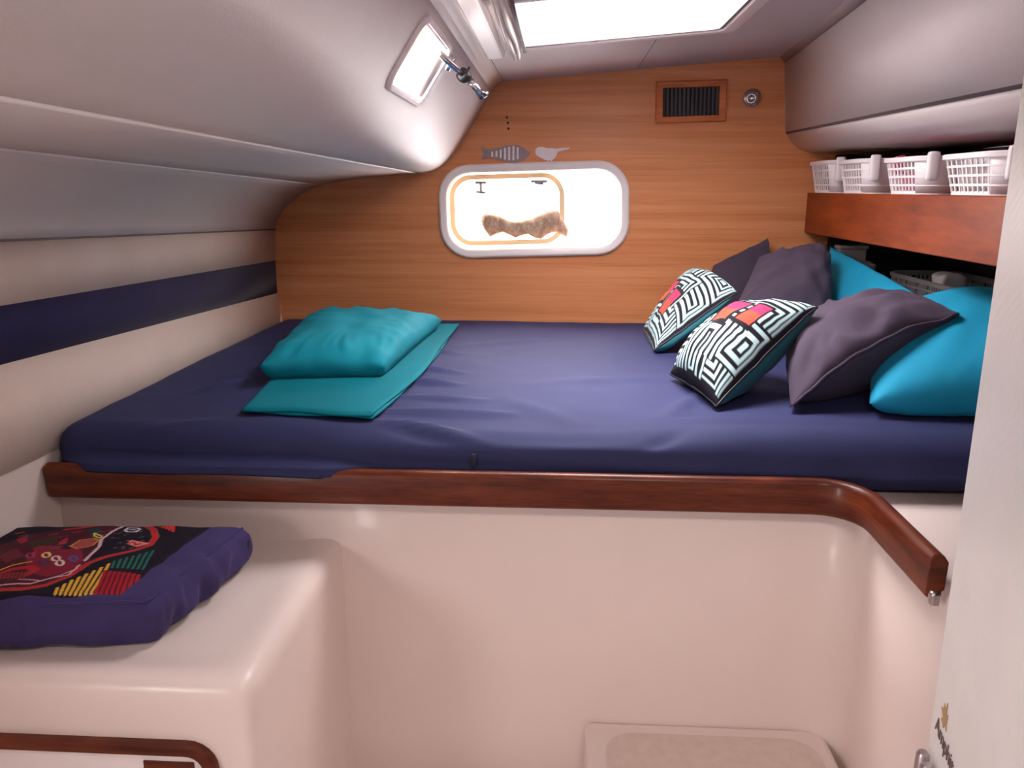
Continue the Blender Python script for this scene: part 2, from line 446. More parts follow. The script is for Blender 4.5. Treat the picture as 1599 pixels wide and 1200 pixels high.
v, f = ceil_piece(HX0 - .03, HX1 + .03, HY1 + .03, 2.95); v = [(a, b, c + .004) for a, b, c in v]; mk('headliner_backing', v, f, 'ceil', ceiling, False)
# rest of the shell
struct(mk('floor', *box((-1.1, YF, -.05), (1.4, 2.95, 0)), 'gel', None, False))
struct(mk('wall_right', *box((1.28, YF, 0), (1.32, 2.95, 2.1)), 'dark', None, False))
struct(mk('wall_front', *box((-1.2, YF - .04, 0), (1.4, YF, 2.1)), 'locker', None, False))

# ------------------------------------------------------------------ window_1: port in the bulkhead
w1 = stre('window_1', (WC[0], YB, WC[1]), 'opening port over the bed')
def wl(wd, h, r, y, n=8): return [(x, y, z) for x, z in rr(WC[0], WC[1], wd, h, r, n, WROT)]
v, f = loops([wl(.672, .325, .112, YB), wl(.672, .325, .112, YB - .010), wl(.660, .313, .106, YB - .016), wl(.628, .281, .090, YB - .016), wl(.616, .269, .085, YB - .011), wl(.615, .268, .085, YB + .13)], True)
mk('window_frame', v, f, 'cream', w1, True, sharp=40)
mk('pane', *loops([wl(.62, .272, .086, YB + .125), wl(.62, .272, .086, YB + .130)], True, True, True), 'glass', w1, False)
def wl2(cx, wd, h, r, y, dz=0): return [(x, y, z) for x, z in rr(WC[0] + cx, WC[1] + dz, wd, h, r, 8, WROT)]
sx = -.098
v, f = loops([wl2(sx, .415, .252, .080, YB + .07), wl2(sx, .415, .252, .080, YB + .05), wl2(sx, .378, .216, .062, YB + .05), wl2(sx, .378, .216, .062, YB + .07)], True)
v2, f2 = loops([[v[i] for i in range(36 * 3, 36 * 4)], [v[i] for i in range(36)]], True)
mk('opening_sash', *merge([(v, f), (v2, f2)]), 'sash', w1, True, sharp=40)
for (px0, px1, py0, py1) in ((745, 757, 282, 300), (832, 852, 280, 286)):
    c0 = at(px0, py0, 'y', YB + .045); c1 = at(px1, py1, 'y', YB + .045)
    hg = mk('hinge', *box((c0.x - .006, YB + .03, c0.z - .012), (c1.x + .006, YB + .05, c0.z - .003)), 'greyplastic', w1, False)
    cxm = (c0.x + c1.x) / 2
    mk('hinge_pin', *merge([tube([(cxm, YB + .04, c0.z - .01), (cxm, YB + .04, c1.z)], .005), tube([(cxm - .016, YB + .038, c1.z), (cxm + .016, YB + .038, c1.z - .002)], .0045)]), 'greyplastic', hg)

# ------------------------------------------------------------------ window_2: opening hatch in the sloped side
w2 = stre('window_2', tuple(side(hcy, hcs)), 'small bright hatch in the sloping side')
def sl(wd, h, r, out): return [side(y, s, out) for y, s in rr(hcy, hcs, wd, h, r, 6)]
v, f = loops([sl(hw + .012, hh + .012, .036, 0), sl(hw + .012, hh + .012, .036, -.004), sl(hw + .004, hh + .004, .034, -.007), sl(hw * .95, hh * .92, .030, -.006), sl(hw * .95, hh * .92, .030, .035)], True)
mk('hatch_frame', v, f, 'palewood', w2, True, sharp=40)
mk('hatch_pane', *loops([sl(hw * .96, hh * .93, .03, .026), sl(hw * .96, hh * .93, .03, .032)], True, True, True), 'acrylic', w2, False)
a0 = side(*side_pix(684, 82), -.004); a1 = at(735, 128, 'y', 1.97); a2 = at(754, 150, 'y', 2.0)
arm = mk('stay_arm', *tube([a0, a0.lerp(a1, .5), a1], .0075), 'chrome', w2)
mk('stay_knob', *lathe([(.005, -.014), (.015, -.012), (.016, .0), (.014, .012), (.005, .014)], a0.lerp(a1, .78), a1 - a0), 'black', arm)
kn = a0.lerp(a1, .82); mk('wing_lever', *tube([kn, kn + Vector((.010, 0, .022))], [.005, .003]), 'black', arm)
mk('stay_foot', *merge([tube([a1, a1.lerp(a2, .5), a2], [.010, .008, .012]), tube([a2 + Vector((-.008, 0, -.006)), a2 + Vector((.012, 0, .008))], .006)]), 'chrome', arm)
c0 = side(hy1 - .02, hs1 - .012, -.012)
mk('latch', *merge([tube([side(hy1 - .012, hs1 - .01, -.016), side(hy1 - .012, hs1 - .045, -.018)], .007)]), 'chrome', w2)

# ------------------------------------------------------------------ window_3: overhead hatch
w3 = stre('window_3', (hcx, hcyy, cz(hcx)), 'large overhead hatch above the bed')
def cl(wd, h, r, dn): return [(x, y, cz(x) - dn) for x, y in rr(hcx, hcyy, wd, h, r, 5)]
W3, H3 = HX1 - HX0, HY1 - HY0
v, f = loops([cl(W3 + .10, H3 + .09, .03, -.02), cl(W3 + .10, H3 + .09, .03, .010), cl(W3 + .085, H3 + .075, .03, .016), cl(W3 + .022, H3 + .022, .02, .016), cl(W3 + .016, H3 + .016, .02, .010), cl(W3 + .016, H3 + .016, .02, -.125)], True)
mk('hatch_frame', v, f, 'cream', w3, True, sharp=40)
v, f = loops([cl(W3 + .014, H3 + .014, .02, .012), cl(W3 + .014, H3 + .014, .02, .006), cl(W3 - .004, H3 - .004, .02, .006), cl(W3 - .004, H3 - .004, .02, .012), cl(W3 + .014, H3 + .014, .02, .012)], True)
mk('gasket', v, f, 'darkgrey', w3, True, sharp=40)
mk('hatch_pane', *loops([cl(W3 + .01, H3 + .01, .02, -.10), cl(W3 + .01, H3 + .01, .02, -.107)], True, True, True), 'acrylic', w3, False)
v, f = box((HX0 - .095, 1.45, 0), (HX0 - .045, HY1 + .035, .03)); v = [(a, b, cz(a) - c) for a, b, c in v]
bev(mk('blind_cassette', v, f, 'cream', w3, False), .01)
# gathered blind at the left edge of the hatch
bl = thing('pleated_blind', 'gathered cream hatch blind bunched along the left edge of the overhead hatch', 'blind', (HX0 - .02, 1.95, cz(HX0) - .02))
ls = []
for i in range(60):
    y = 1.45 + (HY1 - 1.45 + .012) * i / 59; row = []
    for k in range(22):
        t = k / 21
        x = HX0 - .034 + .036 * t + .0022 * math.sin(i * .11 + t * 4) ; z = cz(x) - .014 - .026 * math.sin(math.pi * t) ** .7 - .006 * math.cos(t * 25) + .0025 * math.sin(i * .17 + t * 9)
        row.append((x, y, z))
    ls.append(row)
v, f = loops(ls, False); o = mk('folded_cloth', v, f, 'blind', bl, True); solid(o, .002)
mk('pull_bar', *tube([(HX0 + .008, 1.46, cz(HX0) - .022), (HX0 + .008, HY1 + .004, cz(HX0) - .022)], .0045), 'darkgrey', bl)

# ------------------------------------------------------------------ window_4: hull port left of the frame (daylight on the seat)
w4 = stre('window_4', (-1.04, PY4, 1.13))
def pl(wd, h, r, x): return [(x, y, z) for y, z in rr(PY4, 1.13, wd, h, r, 6)]
mk('window_frame', *loops([pl(.65, .37, .1, -1.036), pl(.65, .37, .1, -1.022), pl(.60, .32, .08, -1.022), pl(.60, .32, .08, -1.08)], True), 'cream', w4, True, sharp=40)
mk('pane', *loops([pl(.6, .32, .08, -1.07), pl(.6, .32, .08, -1.075)], True, True, True), 'glass', w4, False)

# ------------------------------------------------------------------ overhead locker on the right
lk = thing('overhead_locker', 'long pale overhead locker with a rounded bottom lip above the basket shelf', 'locker', (.76, 1.5, 1.64))
J0, J1, SM = bp(1215, 88), bp(1225, 98), bp(1226, 207)
YL = .25
def dirto(b, px, py, z):
    q = at(px, py, 'z', z); return ((q.x - b.x) / (YB - q.y), (q.z - b.z) / (YB - q.y))
dJ0 = dirto(J0, 1312, 0, cz(.62)); dJ1 = dirto(J1, 1352, 0, J1.z)
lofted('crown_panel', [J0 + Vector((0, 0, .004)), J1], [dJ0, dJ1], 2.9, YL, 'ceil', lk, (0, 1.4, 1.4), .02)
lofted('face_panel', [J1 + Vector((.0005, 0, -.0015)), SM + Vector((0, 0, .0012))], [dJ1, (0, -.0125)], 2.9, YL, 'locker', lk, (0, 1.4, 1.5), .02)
lofted('seam_strip', [J1 + Vector((.012, 0, .006)), SM + Vector((.004, 0, -.006))], [dJ1, (0, -.0125)], 2.9, YL, 'darkgrey', lk, (0, 1.4, 1.5), .01)
tp = [SM + Vector((.006, 0, 0)), bp(1229, 211), bp(1233, 218), bp(1239, 226), bp(1247, 232), bp(1256, 236), bp(1268, 238), bp(1290, 238), Vector((1.29, YB, 1.57))]
lofted('bottom_lip', tp, [-.0125 + .0093 * k / 6 for k in range(7)] + [-.003, -.003], 2.9, YL, 'locker', lk, (0, 1.4, 1.4), .012)

# ------------------------------------------------------------------ berth base, step, bench
bb = thing('berth_base', 'white moulded berth base with a step below the navy mattress', 'bed base', (-.2, 1.9, 0))
ZP = .868; XC = .585; YW = 1.50; rc = .09
path = [(-1.06, YW), (-.3, YW), (XC - rc, YW)] + [(XC - rc + rc * math.sin(R(a)), YW - rc + rc * math.cos(R(a))) for a in (15, 30, 45, 60, 75, 90)] + [(XC, .98)]
ls = [[(x, y, z) for x, y in path] for z in (0, .3, .6, ZP - .012)]
nlip = [(x, y + .012, ZP) for x, y in path]; nlip = [(x + (.012 if i > 2 else 0), y, z) for i, (x, y, z) in enumerate(nlip)]
ls.append(nlip); v, f = loops(ls, False)
o = mk('front_moulding', v, f, 'gel', bb, True, (0, 1.0, .5), sharp=60); solid(o, .012)
top = nlip + [(1.27, .98, ZP), (1.27, 2.89, ZP), (-1.03, 2.89, ZP)]
v, f = plate([(x, y) for x, y, z in top], [], lambda x, y: (x, y, ZP)); solid(mk('platform_top', v, f, 'gel', bb, False, (0, 1.5, 2)), .02)
# step
S0 = at(913, 1120, 'y', YW); sx0 = S0.x; sx1 = XC - .02; sz = .345; sy = 1.20
pts = [(sx0, YW), (sx0, sy + .08)] + [(sx0 + .08 - .08 * math.cos(R(a)), sy + .08 - .08 * math.sin(R(a))) for a in (22, 45, 68, 90)] + [(sx1, sy), (sx1, YW)]
bev(mk('step', *prism(pts, lambda x, y, z: (x, y, z), 0, sz), 'gel', bb, False), .012)
pad = rr((sx0 + sx1) / 2 + .005, (sy + YW) / 2 - .01, sx1 - sx0 - .07, YW - sy - .055, .06, 6)
mk('non_slip_pad', *prism(pad, lambda x, y, z: (x, y, z), sz - .001, sz + .002), 'gelstain', bb, False)

bn = thing('bench_locker', 'white moulded bench locker with a wood-framed door under the seat cushion', 'bench', (-.75, 1.25, 0))
BZ = .75; BX = -.44; BY = 1.0
V, Fc = rbox((-1.05, BY, -.1), (BX, 1.56, BZ), .024, (30, 26, 40))
VV = []
for p in V:
    p = p.copy()
    k = (BZ - p.z)
    p.y -= 0.0 * k
    # shallow dished top: a soft line a few centimetres inside the edge
    if p.z > BZ - .004:
        e = min(BX - .055 - p.x, p.y - (BY + .05))
        p.z -= .006 * sstep(0, .02, e)
    VV.append(p)
mk('body', VV, Fc, 'gel', bn, True)
# locker door: rounded wood frame and cream panel
fx0, fx1, fz1 = -1.0, at(342, 1190, 'y', BY).x, at(310, 1157, 'y', BY).z
fz0 = .12
def fl(ins, y): return [(x, y, z) for x, z in rr((fx0 + fx1) / 2, (fz0 + fz1) / 2, fx1 - fx0 - 2 * ins, fz1 - fz0 - 2 * ins, max(.045 - ins, .012), 6)]
dr = mk('door', *loops([fl(.019, BY + .002), fl(.019, BY - .004), fl(.024, BY - .006)], True, True, True), 'cream', bn, False)
mk('door_frame', *loops([fl(0, BY + .002), fl(0, BY - .009), fl(.004, BY - .013), fl(.019, BY - .013), fl(.022, BY - .009), fl(.022, BY)], True), 'rail', dr, True, sharp=40)
s0, s1 = at(228, 1184, 'y', BY), at(307, 1197, 'y', BY)
mk('latch_slot', *box((s0.x, BY - .0085, s1.z - .001), (s1.x, BY - .004, s0.z + .001)), 'rail', dr, False)

# ------------------------------------------------------------------ bunk rail
rl = thing('bunk_rail', 'dark mahogany lee rail along the front edge of the bed', 'rail', (-.2, 1.47, .84))
RY = 1.455; RX = .561; rr_ = .075; t_ = .028
rp = [(-1.03, RY)] + [(-1.03 + .15 * k, RY) for k in range(1, 10)] + [(RX - rr_, RY)] + [(RX - rr_ + rr_ * math.sin(R(a)), RY - rr_ + rr_ * math.cos(R(a))) for a in (15, 30, 45, 60, 75, 90)] + [(RX, 1.30), (RX, 1.20), (RX, 1.128)]
z0, z1 = .843, .915
sec = [(0, z0 + .006), (.006, z0), (t_ - .006, z0), (t_, z0 + .006), (t_, z1 - .010), (t_ - .004, z1 - .003), (t_ - .010, z1), (.010, z1), (.004, z1 - .003), (0, z1 - .010)]
v, f = sweep_xy(rp, sec)
# ends: rounded in elevation
v = [Vector(p) for p in v]
for p in v:
    if p.x < -1.02: p.x += .012 * ((p.z - .879) / .036) ** 2 * (1 if p.z < .879 else .5)
    if p.y < 1.14 and p.x > .5: p.y += .016 * ((p.z - .879) / .036) ** 2
bev(mk('rail_board', v, f, 'rail', rl, True, sharp=35), .003, 2)
mk('rail_clip', *rbox((RX - .004, 1.112, .846), (RX + .010, 1.126, .868), .004, (3, 3, 4)), 'steel', rl)

# ------------------------------------------------------------------ mattress in a navy fitted sheet
folds = []
def fold(p0, p1, amp, wd, z=.99):
    a = at(*p0, 'z', z); b = at(*p1, 'z', z); folds.append(((a.x, a.y), (b.x, b.y), amp * 1.5, wd * .9))
for a, b, am, wd in (((668, 548), (715, 553), .007, .016), ((640, 572), (720, 582), .007, .016), ((622, 592), (715, 600), .009, .016), ((600, 618), (760, 624), .006, .014),
                     ((592, 640), (800, 642), .008, .015), ((585, 655), (760, 672), .009, .014), ((600, 662), (900, 695), -.006, .012), ((830, 684), (1000, 682), -.007, .012),
                     ((930, 692), (1075, 668), -.008, .013), ((1060, 655), (1230, 660), .006, .015), ((1100, 610), (1040, 650), .006, .02), ((720, 540), (860, 530), .004, .03),
                     ((840, 600), (1000, 590), .004, .04), ((780, 620), (900, 655), .004, .03), ((300, 610), (380, 590), .006, .02), ((150, 668), (330, 655), .005, .02)):
    fold(a, b, am, wd)
V, Fc = rbox((-1.028, 1.492, ZP + .002), (1.095, 2.885, .988), .05, (170, 112, 14))
for p in V:
    x, y, z = p
    tw = sstep(.95, .985, z)
    if tw > 0:
        h = sum(ridge(x, y, *q) for q in folds)
        h += .006 * (noise.noise(Vector((x * 3, y * 3, 0)))) + .0012 * noise.noise(Vector((x * 14, y * 14, 3)))
        h -= .012 * math.exp(-((x - .05) / .35) ** 2 - ((y - 1.5) / .16) ** 2)
        h += .010 * math.exp(-((x - .45) / .2) ** 2 - ((y - 1.52) / .1) ** 2)
        h -= .006 * math.exp(-((x + .9) / .2) ** 2 - ((y - 1.55) / .15) ** 2)
        p.z += h * tw
    fw_ = sstep(1.56, 1.50, y)
    if fw_ > 0:
        b_ = .006 * noise.noise(Vector((x * 5, z * 9, 7))) + .004 * math.sin(z * 160 + 3.0 * x + 1.4 * math.sin(4 * x)) * sstep(.965, .90, z)
        p.y += (b_ - .006 * math.sin((z - ZP) / .12 * math.pi)) * fw_
mt = thing('mattress', 'navy fitted-sheet mattress filling the berth behind the wooden rail', 'mattress', (0, 2.2, ZP))
mk('fitted_sheet', V, Fc, 'sheet', mt, True)
hem = []
for k in range(71):
    t = k / 70; x = -1.0 + .66 * t; e_ = sstep(0, .12, t) * sstep(1, .80, t)
    d_ = e_ * (.010 + .006 * noise.noise(Vector((x * 4, 0, 0)))) * (.5 + .7 * t)
    fy = lambda y: 1.492 + (y - 1.492) * (.25 + .75 * e_)
    hem.append([(x, 1.496, .945), (x, fy(1.484), .932), (x, fy(1.470), .923), (x, fy(1.456), .921 - .003 * (1 - e_)), (x, fy(1.4505), .917), (x, fy(1.4500), .912 - d_), (x, fy(1.4525), .911 - d_)])
o = mk('sheet_hem', *loops(hem, False), 'sheet', mt, True, (-.5, 0, 1.5)); solid(o, .002)
c = at(740, 717, 'y', 1.488); mk('sheet_tag', *rbox((c.x - .004, 1.478, c.z - .014), (c.x + .004, 1.486, c.z + .012), .002, (2, 2, 3)), 'indigo', mt)

# ------------------------------------------------------------------ pillows
def puffy(corners, thick, n=44, seed=0, pull=.06, wr=.5, zmin=None, pw=2.2, q=.55, bias=.5, bow=0., sag=0.):
    """front and back grids of a stuffed case; corners run round the seam"""
    c = [Vector(p) for p in corners]
    N = ((c[1] - c[0]).cross(c[3] - c[0]) + (c[2] - c[1]).cross(c[2] - c[3])).normalized()
    fr, bk, uvs = [], [], []
    for j in range(n + 1):
        for i in range(n + 1):
            u, v_ = i / n, j / n; U, V_ = 2 * u - 1, 2 * v_ - 1
            pu = U * (1 - pull * (1 - V_ * V_) * abs(U) ** 3); pv = V_ * (1 - pull * (1 - U * U) * abs(V_) ** 3)
            a, b = (pu + 1) / 2, (pv + 1) / 2
            P = c[0] * (1 - a) * (1 - b) + c[1] * a * (1 - b) + c[2] * a * b + c[3] * (1 - a) * b
            P = P + Vector((0, 0, bow * (1 - U * U) * (1 - v_) ** 3))
            wdt = max(0., (1 - abs(U) ** pw) * (1 - abs(V_) ** pw)) ** q
            e = max(abs(U), abs(V_))
            # gathers running in from the seam, softer in the middle
            s_ = Vector((U * 2.4 + seed * 3.1, V_ * 2.4 - seed, seed * .7))
            ang = math.atan2(V_, U)
            gth = math.sin(ang * 17 + 3 * noise.noise(s_)) * noise.noise(s_ * 1.7 + Vector((5, 1, 2)))
            wk = wr * (.010 * noise.noise(s_ * 1.2) + .006 * gth * sstep(.35, .85, e)) * min(1, wdt * 1.6)
            ed = N * wr * .006 * noise.noise(s_ * 1.8 + Vector((9, 0, 0))) * (1 - wdt)
            f_ = P + N * (thick * bias * wdt + wk) + ed
            b_ = P - N * (thick * (1 - bias) * wdt + wk * .6) + ed
            f_.z -= sag * wdt; b_.z -= sag * wdt
            if zmin is not None:
                for k in (f_, b_):
                    if k.z < zmin: k.z = zmin + (zmin - k.z) * .02
            fr.append(f_); bk.append(b_); uvs.append((.5 + math.asin(max(-1, min(1, U))) / math.pi, .5 + math.asin(max(-1, min(1, V_))) / math.pi))
    return fr, bk, uvs, N
def grid_faces(n, flip=False):
    w_ = n + 1; f = []
    for j in range(n):
        for i in range(n):
            q = (j * w_ + i, j * w_ + i + 1, (j + 1) * w_ + i + 1, (j + 1) * w_ + i); f.append(q[::-1] if flip else q)
    return f
def case(name, corners, thick, mat, parent=None, n=44, **kw):
    fr, bk, uv, N = puffy(corners, thick, n, **kw); case.rim = [p.copy() for p in fr[:n + 1]]
    v = fr + bk; o0 = len(fr); f = grid_faces(n) + [tuple(i + o0 for i in q) for q in grid_faces(n, True)]
    w_ = n + 1
    rim = [i for i in range(w_)] + [j * w_ + n for j in range(1, w_)] + [n * w_ + i for i in range(n - 1, -1, -1)] + [j * w_ for j in range(n - 1, 0, -1)]
    for a, b in zip(rim, rim[1:] + rim[:1]): f.append((b, a, a + o0, b + o0))
    o = mk(name, v, f, mat, parent, True)
    bm = bmesh.new(); bm.from_mesh(o.data); bmesh.ops.remove_doubles(bm, verts=bm.verts, dist=1e-5); bm.to_mesh(o.data); bm.free()
    return o
ZB = .992
# teal pillow on a folded sheet, left
ts = thing('folded_sheet', 'flat folded bright teal sheet lying under the teal pillow', 'sheet', (-.5, 2.1, ZB))
sp = [at(378, 640, 'z', ZB + .008), at(580, 650, 'z', ZB + .008), at(604, 632, 'z', ZB + .008), at(652, 580, 'z', ZB + .008), at(714, 520, 'z', ZB + .008), at(716, 506, 'z', ZB + .008), at(560, 503, 'z', ZB + .008)]
def sheet_layer(z0_, z1_, ins, seed):
    n = 40; m = 40; FL, FR, BR, BL = sp[0], sp[1], sp[5], Vector((-.80, 2.66, ZB))
    def P(u, v_):
        e = FR.lerp(BR, v_); e = e + Vector((.035 * math.sin(v_ * 3.14) * (1 - .8 * v_) + .003 * math.sin(v_ * 11 + seed), 0, 0))
        a = FL.lerp(BL, v_); p = a.lerp(e, u)
        p.y += .006 * math.sin(u * 9 + seed) * (1 - v_)
        return p
    top, bot = [], []
    for j in range(m + 1):
        for i in range(n + 1):
            u, v_ = i / n, j / m; uu = ins + (1 - 2 * ins) * u; vv = ins + (1 - 2 * ins) * v_
            p = P(uu, vv); ed = min(u, 1 - u, v_, 1 - v_); rd = sstep(0, .03, ed)
            wv = .0015 * noise.noise(Vector((p.x * 9, p.y * 7, seed)))
            top.append(Vector((p.x, p.y, z0_ + (z1_ - z0_) * (.45 + .55 * rd) + wv * rd + .002)))
            bot.append(Vector((p.x, p.y, z0_ + .001)))
    w_ = n + 1; o0 = len(top); f = grid_faces(n) + [tuple(i + o0 for i in q) for q in grid_faces(n, True)]
    rim = [i for i in range(w_)] + [j * w_ + n for j in range(1, m + 1)] + [m * w_ + i for i in range(n - 1, -1, -1)] + [j * w_ for j in range(m - 1, 0, -1)]
    for a, b in zip(rim, rim[1:] + rim[:1]): f.append((b, a, a + o0, b + o0))
    return top + bot, f
mk('lower_fold', *sheet_layer(ZB, ZB + .005, .003, 1), 'teal2', ts)
mk('upper_fold', *sheet_layer(ZB + .005, ZB + .010, .0, 4), 'teal2', ts)
tag(case('teal_pillow', [(-.712, 1.825, 1.034), (-.42, 1.87, 1.030), (-.385, 2.60, 1.03), (-.83, 2.62, 1.04)], .165, 'teal', n=70, seed=2, pull=.02, wr=1.6, zmin=ZB + .012, pw=4.2, q=.5, bias=.68),
    'plump teal pillow lying on the folded teal sheet', 'pillow')

# right-hand heap, back to front
tag(case('mauve_pillow', [(.44, 2.72, 1.02), (.72, 2.78, 1.02), (.72, 2.86, 1.285), (.54, 2.86, 1.19)], .13, 'mauve', seed=5, wr=.9, zmin=ZB, pull=.03),
    'mauve-grey pillow leaning against the wood bulkhead, hindmost of the heap', 'pillow')
tag(case('mauve_pillow', [(.50, 2.45, 1.03), (.82, 2.42, 1.03), (.845, 2.62, 1.278), (.645, 2.66, 1.235)], .18, 'mauve', seed=7, wr=1.4, zmin=ZB, pull=.03),
    'mauve-grey pillow with a creased top corner behind the patterned cushions', 'pillow')
tag(case('teal_blue_pillow', [(.82, 2.72, 1.0), (.82, 2.12, 1.0), (.945, 2.08, 1.165), (.900, 2.76, 1.264)], .085, 'blue', seed=9, wr=.5, zmin=ZB, pull=.03),
    'bright teal-blue pillow standing below the shelf at the far corner', 'pillow')
tag(case('teal_blue_pillow', [(.64, 1.63, 1.02), (1.08, 1.60, 1.06), (1.10, 2.10, 1.17), (.80, 2.10, 1.10)], .24, 'blue', seed=11, wr=.6, zmin=ZB, pull=.03, pw=2.4),
    'teal-blue pillow under the large mauve pillow, beside the door edge', 'pillow')
pm = case('mauve_pillow', [at(1232, 636, 'y', 1.66), at(1500, 490, 'y', 1.77), at(1420, 462, 'y', 2.12), at(1225, 520, 'y', 2.10)], .25, 'mauve', n=60, seed=13, wr=2.0, zmin=ZB, pull=.0, pw=2.6, q=.72, bias=.40, bow=.034)
sv_ = case.rim
mk('seam', *tube([p + Vector((0, -.002, 0)) for p in sv_[1:-1:2]], .0035, 6), 'mauve', pm)
tag(pm, 'large mauve-grey pillow with a seamed edge, foremost of the heap', 'pillow')

# ---- patterned cushions
def maze(seed, reds, blocks, low=.06):
    s = Print(230, '#15111b'); rnd = random.Random(seed); p = .047
    U, V_ = s.U, s.V
    for (x0, y0, x1, y1, ty) in blocks:
        ins = (U > x0) & (U < x1) & (V_ > y0) & (V_ < y1)
        l, r_, b, t = U - x0, x1 - U, V_ - y0, y1 - V_
        big = np.ones_like(U) * 9
        if ty == 'O': d = np.minimum(np.minimum(l, r_), np.minimum(b, t))
        elif ty == 'U': d = np.minimum(np.minimum(l, r_), b)
        elif ty == 'A': d = np.minimum(np.minimum(l, r_), t)
        elif ty == 'C': d = np.minimum(l, np.minimum(b, t))
        elif ty == 'D': d = np.minimum(r_, np.minimum(b, t))
        elif ty == 'L': d = np.minimum(l, b)
        elif ty == 'J': d = np.minimum(r_, b)
        elif ty == 'F': d = np.minimum(l, t)
        else: d = np.minimum(r_, t)
        fr = (d / p) % 1
        m = ins & (fr > .22) & (fr < .76)
        s.put(m, '#b4d2d6')
    for k, (x0, y0, x1, y1) in enumerate(reds):
        s.put((U > x0 - .02) & (U < x1 + .02) & (V_ > y0 - .02) & (V_ < y1 + .02), '#15111b')
        s.put((U > x0) & (U < x1) & (V_ > y0) & (V_ < y1), '#c22f5a')
        s.put((U > x0) & (U < x0 + (x1 - x0) * .55) & (V_ > y0) & (V_ < y1), '#c04a36')
    s.put((U < low) | (U > .95) | (V_ < .07) | (V_ > .95), '#17121d')
    return s
def mola_cushion(corners, thick, prt, seed, label):
    n = 130
    fr, bk, uv, N = puffy(corners, thick, n, seed=seed, wr=.7, zmin=ZB, pull=.04, pw=2.4, q=.52, bias=.55)
    root = mk('mola_cushion', bk, grid_faces(n, True), 'tealside', None, True, None)
    tag(root, label, 'cushion', None)
    fp = mk('mola_panel', fr, grid_faces(n), 'print', root, True, None)
    fp.data.flip_normals() if fp.data.polygons[0].normal.dot(N) < 0 else None
    prt.paint(fp.data, uv); fp['label'] = 'white maze applique on black cloth with two pink patches'
    w_ = n + 1
    rim = [i for i in range(w_)] + [j * w_ + n for j in range(1, w_)] + [n * w_ + i for i in range(n - 1, -1, -1)] + [j * w_ for j in range(n - 1, 0, -1)]
    rp_ = [fr[i] for i in rim[::3]]; rp_.append(rp_[0])
    mk('seam', *tube(rp_, .0028, 6), 'black', root)
    return root
blk = [(.05, .05, .30, .34, 'L'), (.30, .05, .56, .30, 'O'), (.56, .05, .80, .36, 'J'), (.80, .05, .97, .5, 'U'), (.05, .34, .28, .62, 'C'), (.28, .30, .56, .62, 'D'),
       (.56, .36, .80, .60, 'A'), (.05, .62, .34, .95, 'O'), (.34, .62, .62, .95, 'F'), (.62, .60, .97, .95, 'K'), (.80, .5, .97, .75, 'L')]
mola_cushion([at(1118, 634, 'z', 1.0), at(1277, 478, 'y', 1.86), at(1160, 492, 'y', 2.06), at(1047, 585, 'z', 1.005)], .165,
             maze(1, [(.52, .24, .67, .36), (.50, .42, .67, .57)], blk, .135), 21, 'black and white maze-patterned cushion in front, leaning on the large mauve pillow')
blk2 = [(.05, .05, .34, .40, 'L'), (.34, .05, .62, .34, 'U'), (.62, .05, .97, .44, 'O'), (.05, .40, .30, .70, 'A'), (.30, .34, .62, .66, 'J'), (.62, .44, .97, .72, 'K'),
        (.05, .70, .40, .95, 'F'), (.40, .66, .68, .95, 'C'), (.68, .72, .97, .95, 'D')]
mola_cushion([at(1022, 548, 'y', 2.28), at(1152, 456, 'y', 2.32), at(1078, 424, 'y', 2.62), at(1004, 514, 'y', 2.58)], .17,
             maze(2, [(.24, .41, .44, .54), (.32, .60, .51, .75)], blk2), 23, 'black and white maze-patterned cushion nearer the wood bulkhead')

# ------------------------------------------------------------------ seat cushion on the bench
q4 = [Vector((-1.015, 1.045, 0)), Vector((-.632, 1.098, 0)), Vector((-.588, 1.385, 0)), Vector((-1.02, 1.36, 0))]
def qmap(u, v_): return q4[0] * (1 - u) * (1 - v_) + q4[1] * u * (1 - v_) + q4[2] * u * v_ + q4[3] * (1 - u) * v_
CT = .082; ZC = BZ - .004
def ctop(u, v_):
    U, V_ = 2 * u - 1, 2 * v_ - 1
    return CT + .012 * (1 - U * U) * (1 - V_ * V_)
V, Fc = rbox((0, 0, 0), (1, 1, .25), .06, (60, 50, 10))
VV = []
for p in V:
    u, v_, z = p.x, p.y, p.z / .25
    e = max(abs(2 * u - 1), abs(2 * v_ - 1))
    b = qmap(u, v_); ctr = qmap(.5, .5)
    fl_ = .012 * math.sin(z * math.pi) * (1 if e > .9 else 0)
    wr_ = (.012 * noise.noise(Vector((u * 7, v_ * 7, z * 2))) + .007 * noise.noise(Vector((u * 21, v_ * 21, z * 1.2))) * math.sin(z * 3.1)) * sstep(.55, .95, e)
    d = (b - ctr).normalized()
    b = b + d * (fl_ + wr_ + .0015 * math.sin(u * 60 + v_ * 45) * sstep(.85, 1, e) * math.sin(z * 3.1))
    VV.append(Vector((b.x, b.y, ZC + z * (ctop(u, v_) + .004 * noise.noise(Vector((u * 9, v_ * 9, 4))) * sstep(.6, 1, e)))))
sc_ = thing('seat_cushion', 'navy box cushion with an embroidered mola panel on the white bench', 'cushion', (-.8, 1.22, ZC))
mk('cushion_cover', VV, Fc, 'navycushion', sc_, True)
mk('welt', *tube([Vector((p.x, p.y, ZC + CT * .93)) for p in [qmap(.015 + .97 * t, .012) for t in [k / 20 for k in range(21)]] + [qmap(.985, .012 + .975 * t) for t in [k / 20 for k in range(1, 21)]]], .003, 6), 'navycushion', sc_)
tip = qmap(.985, .96)
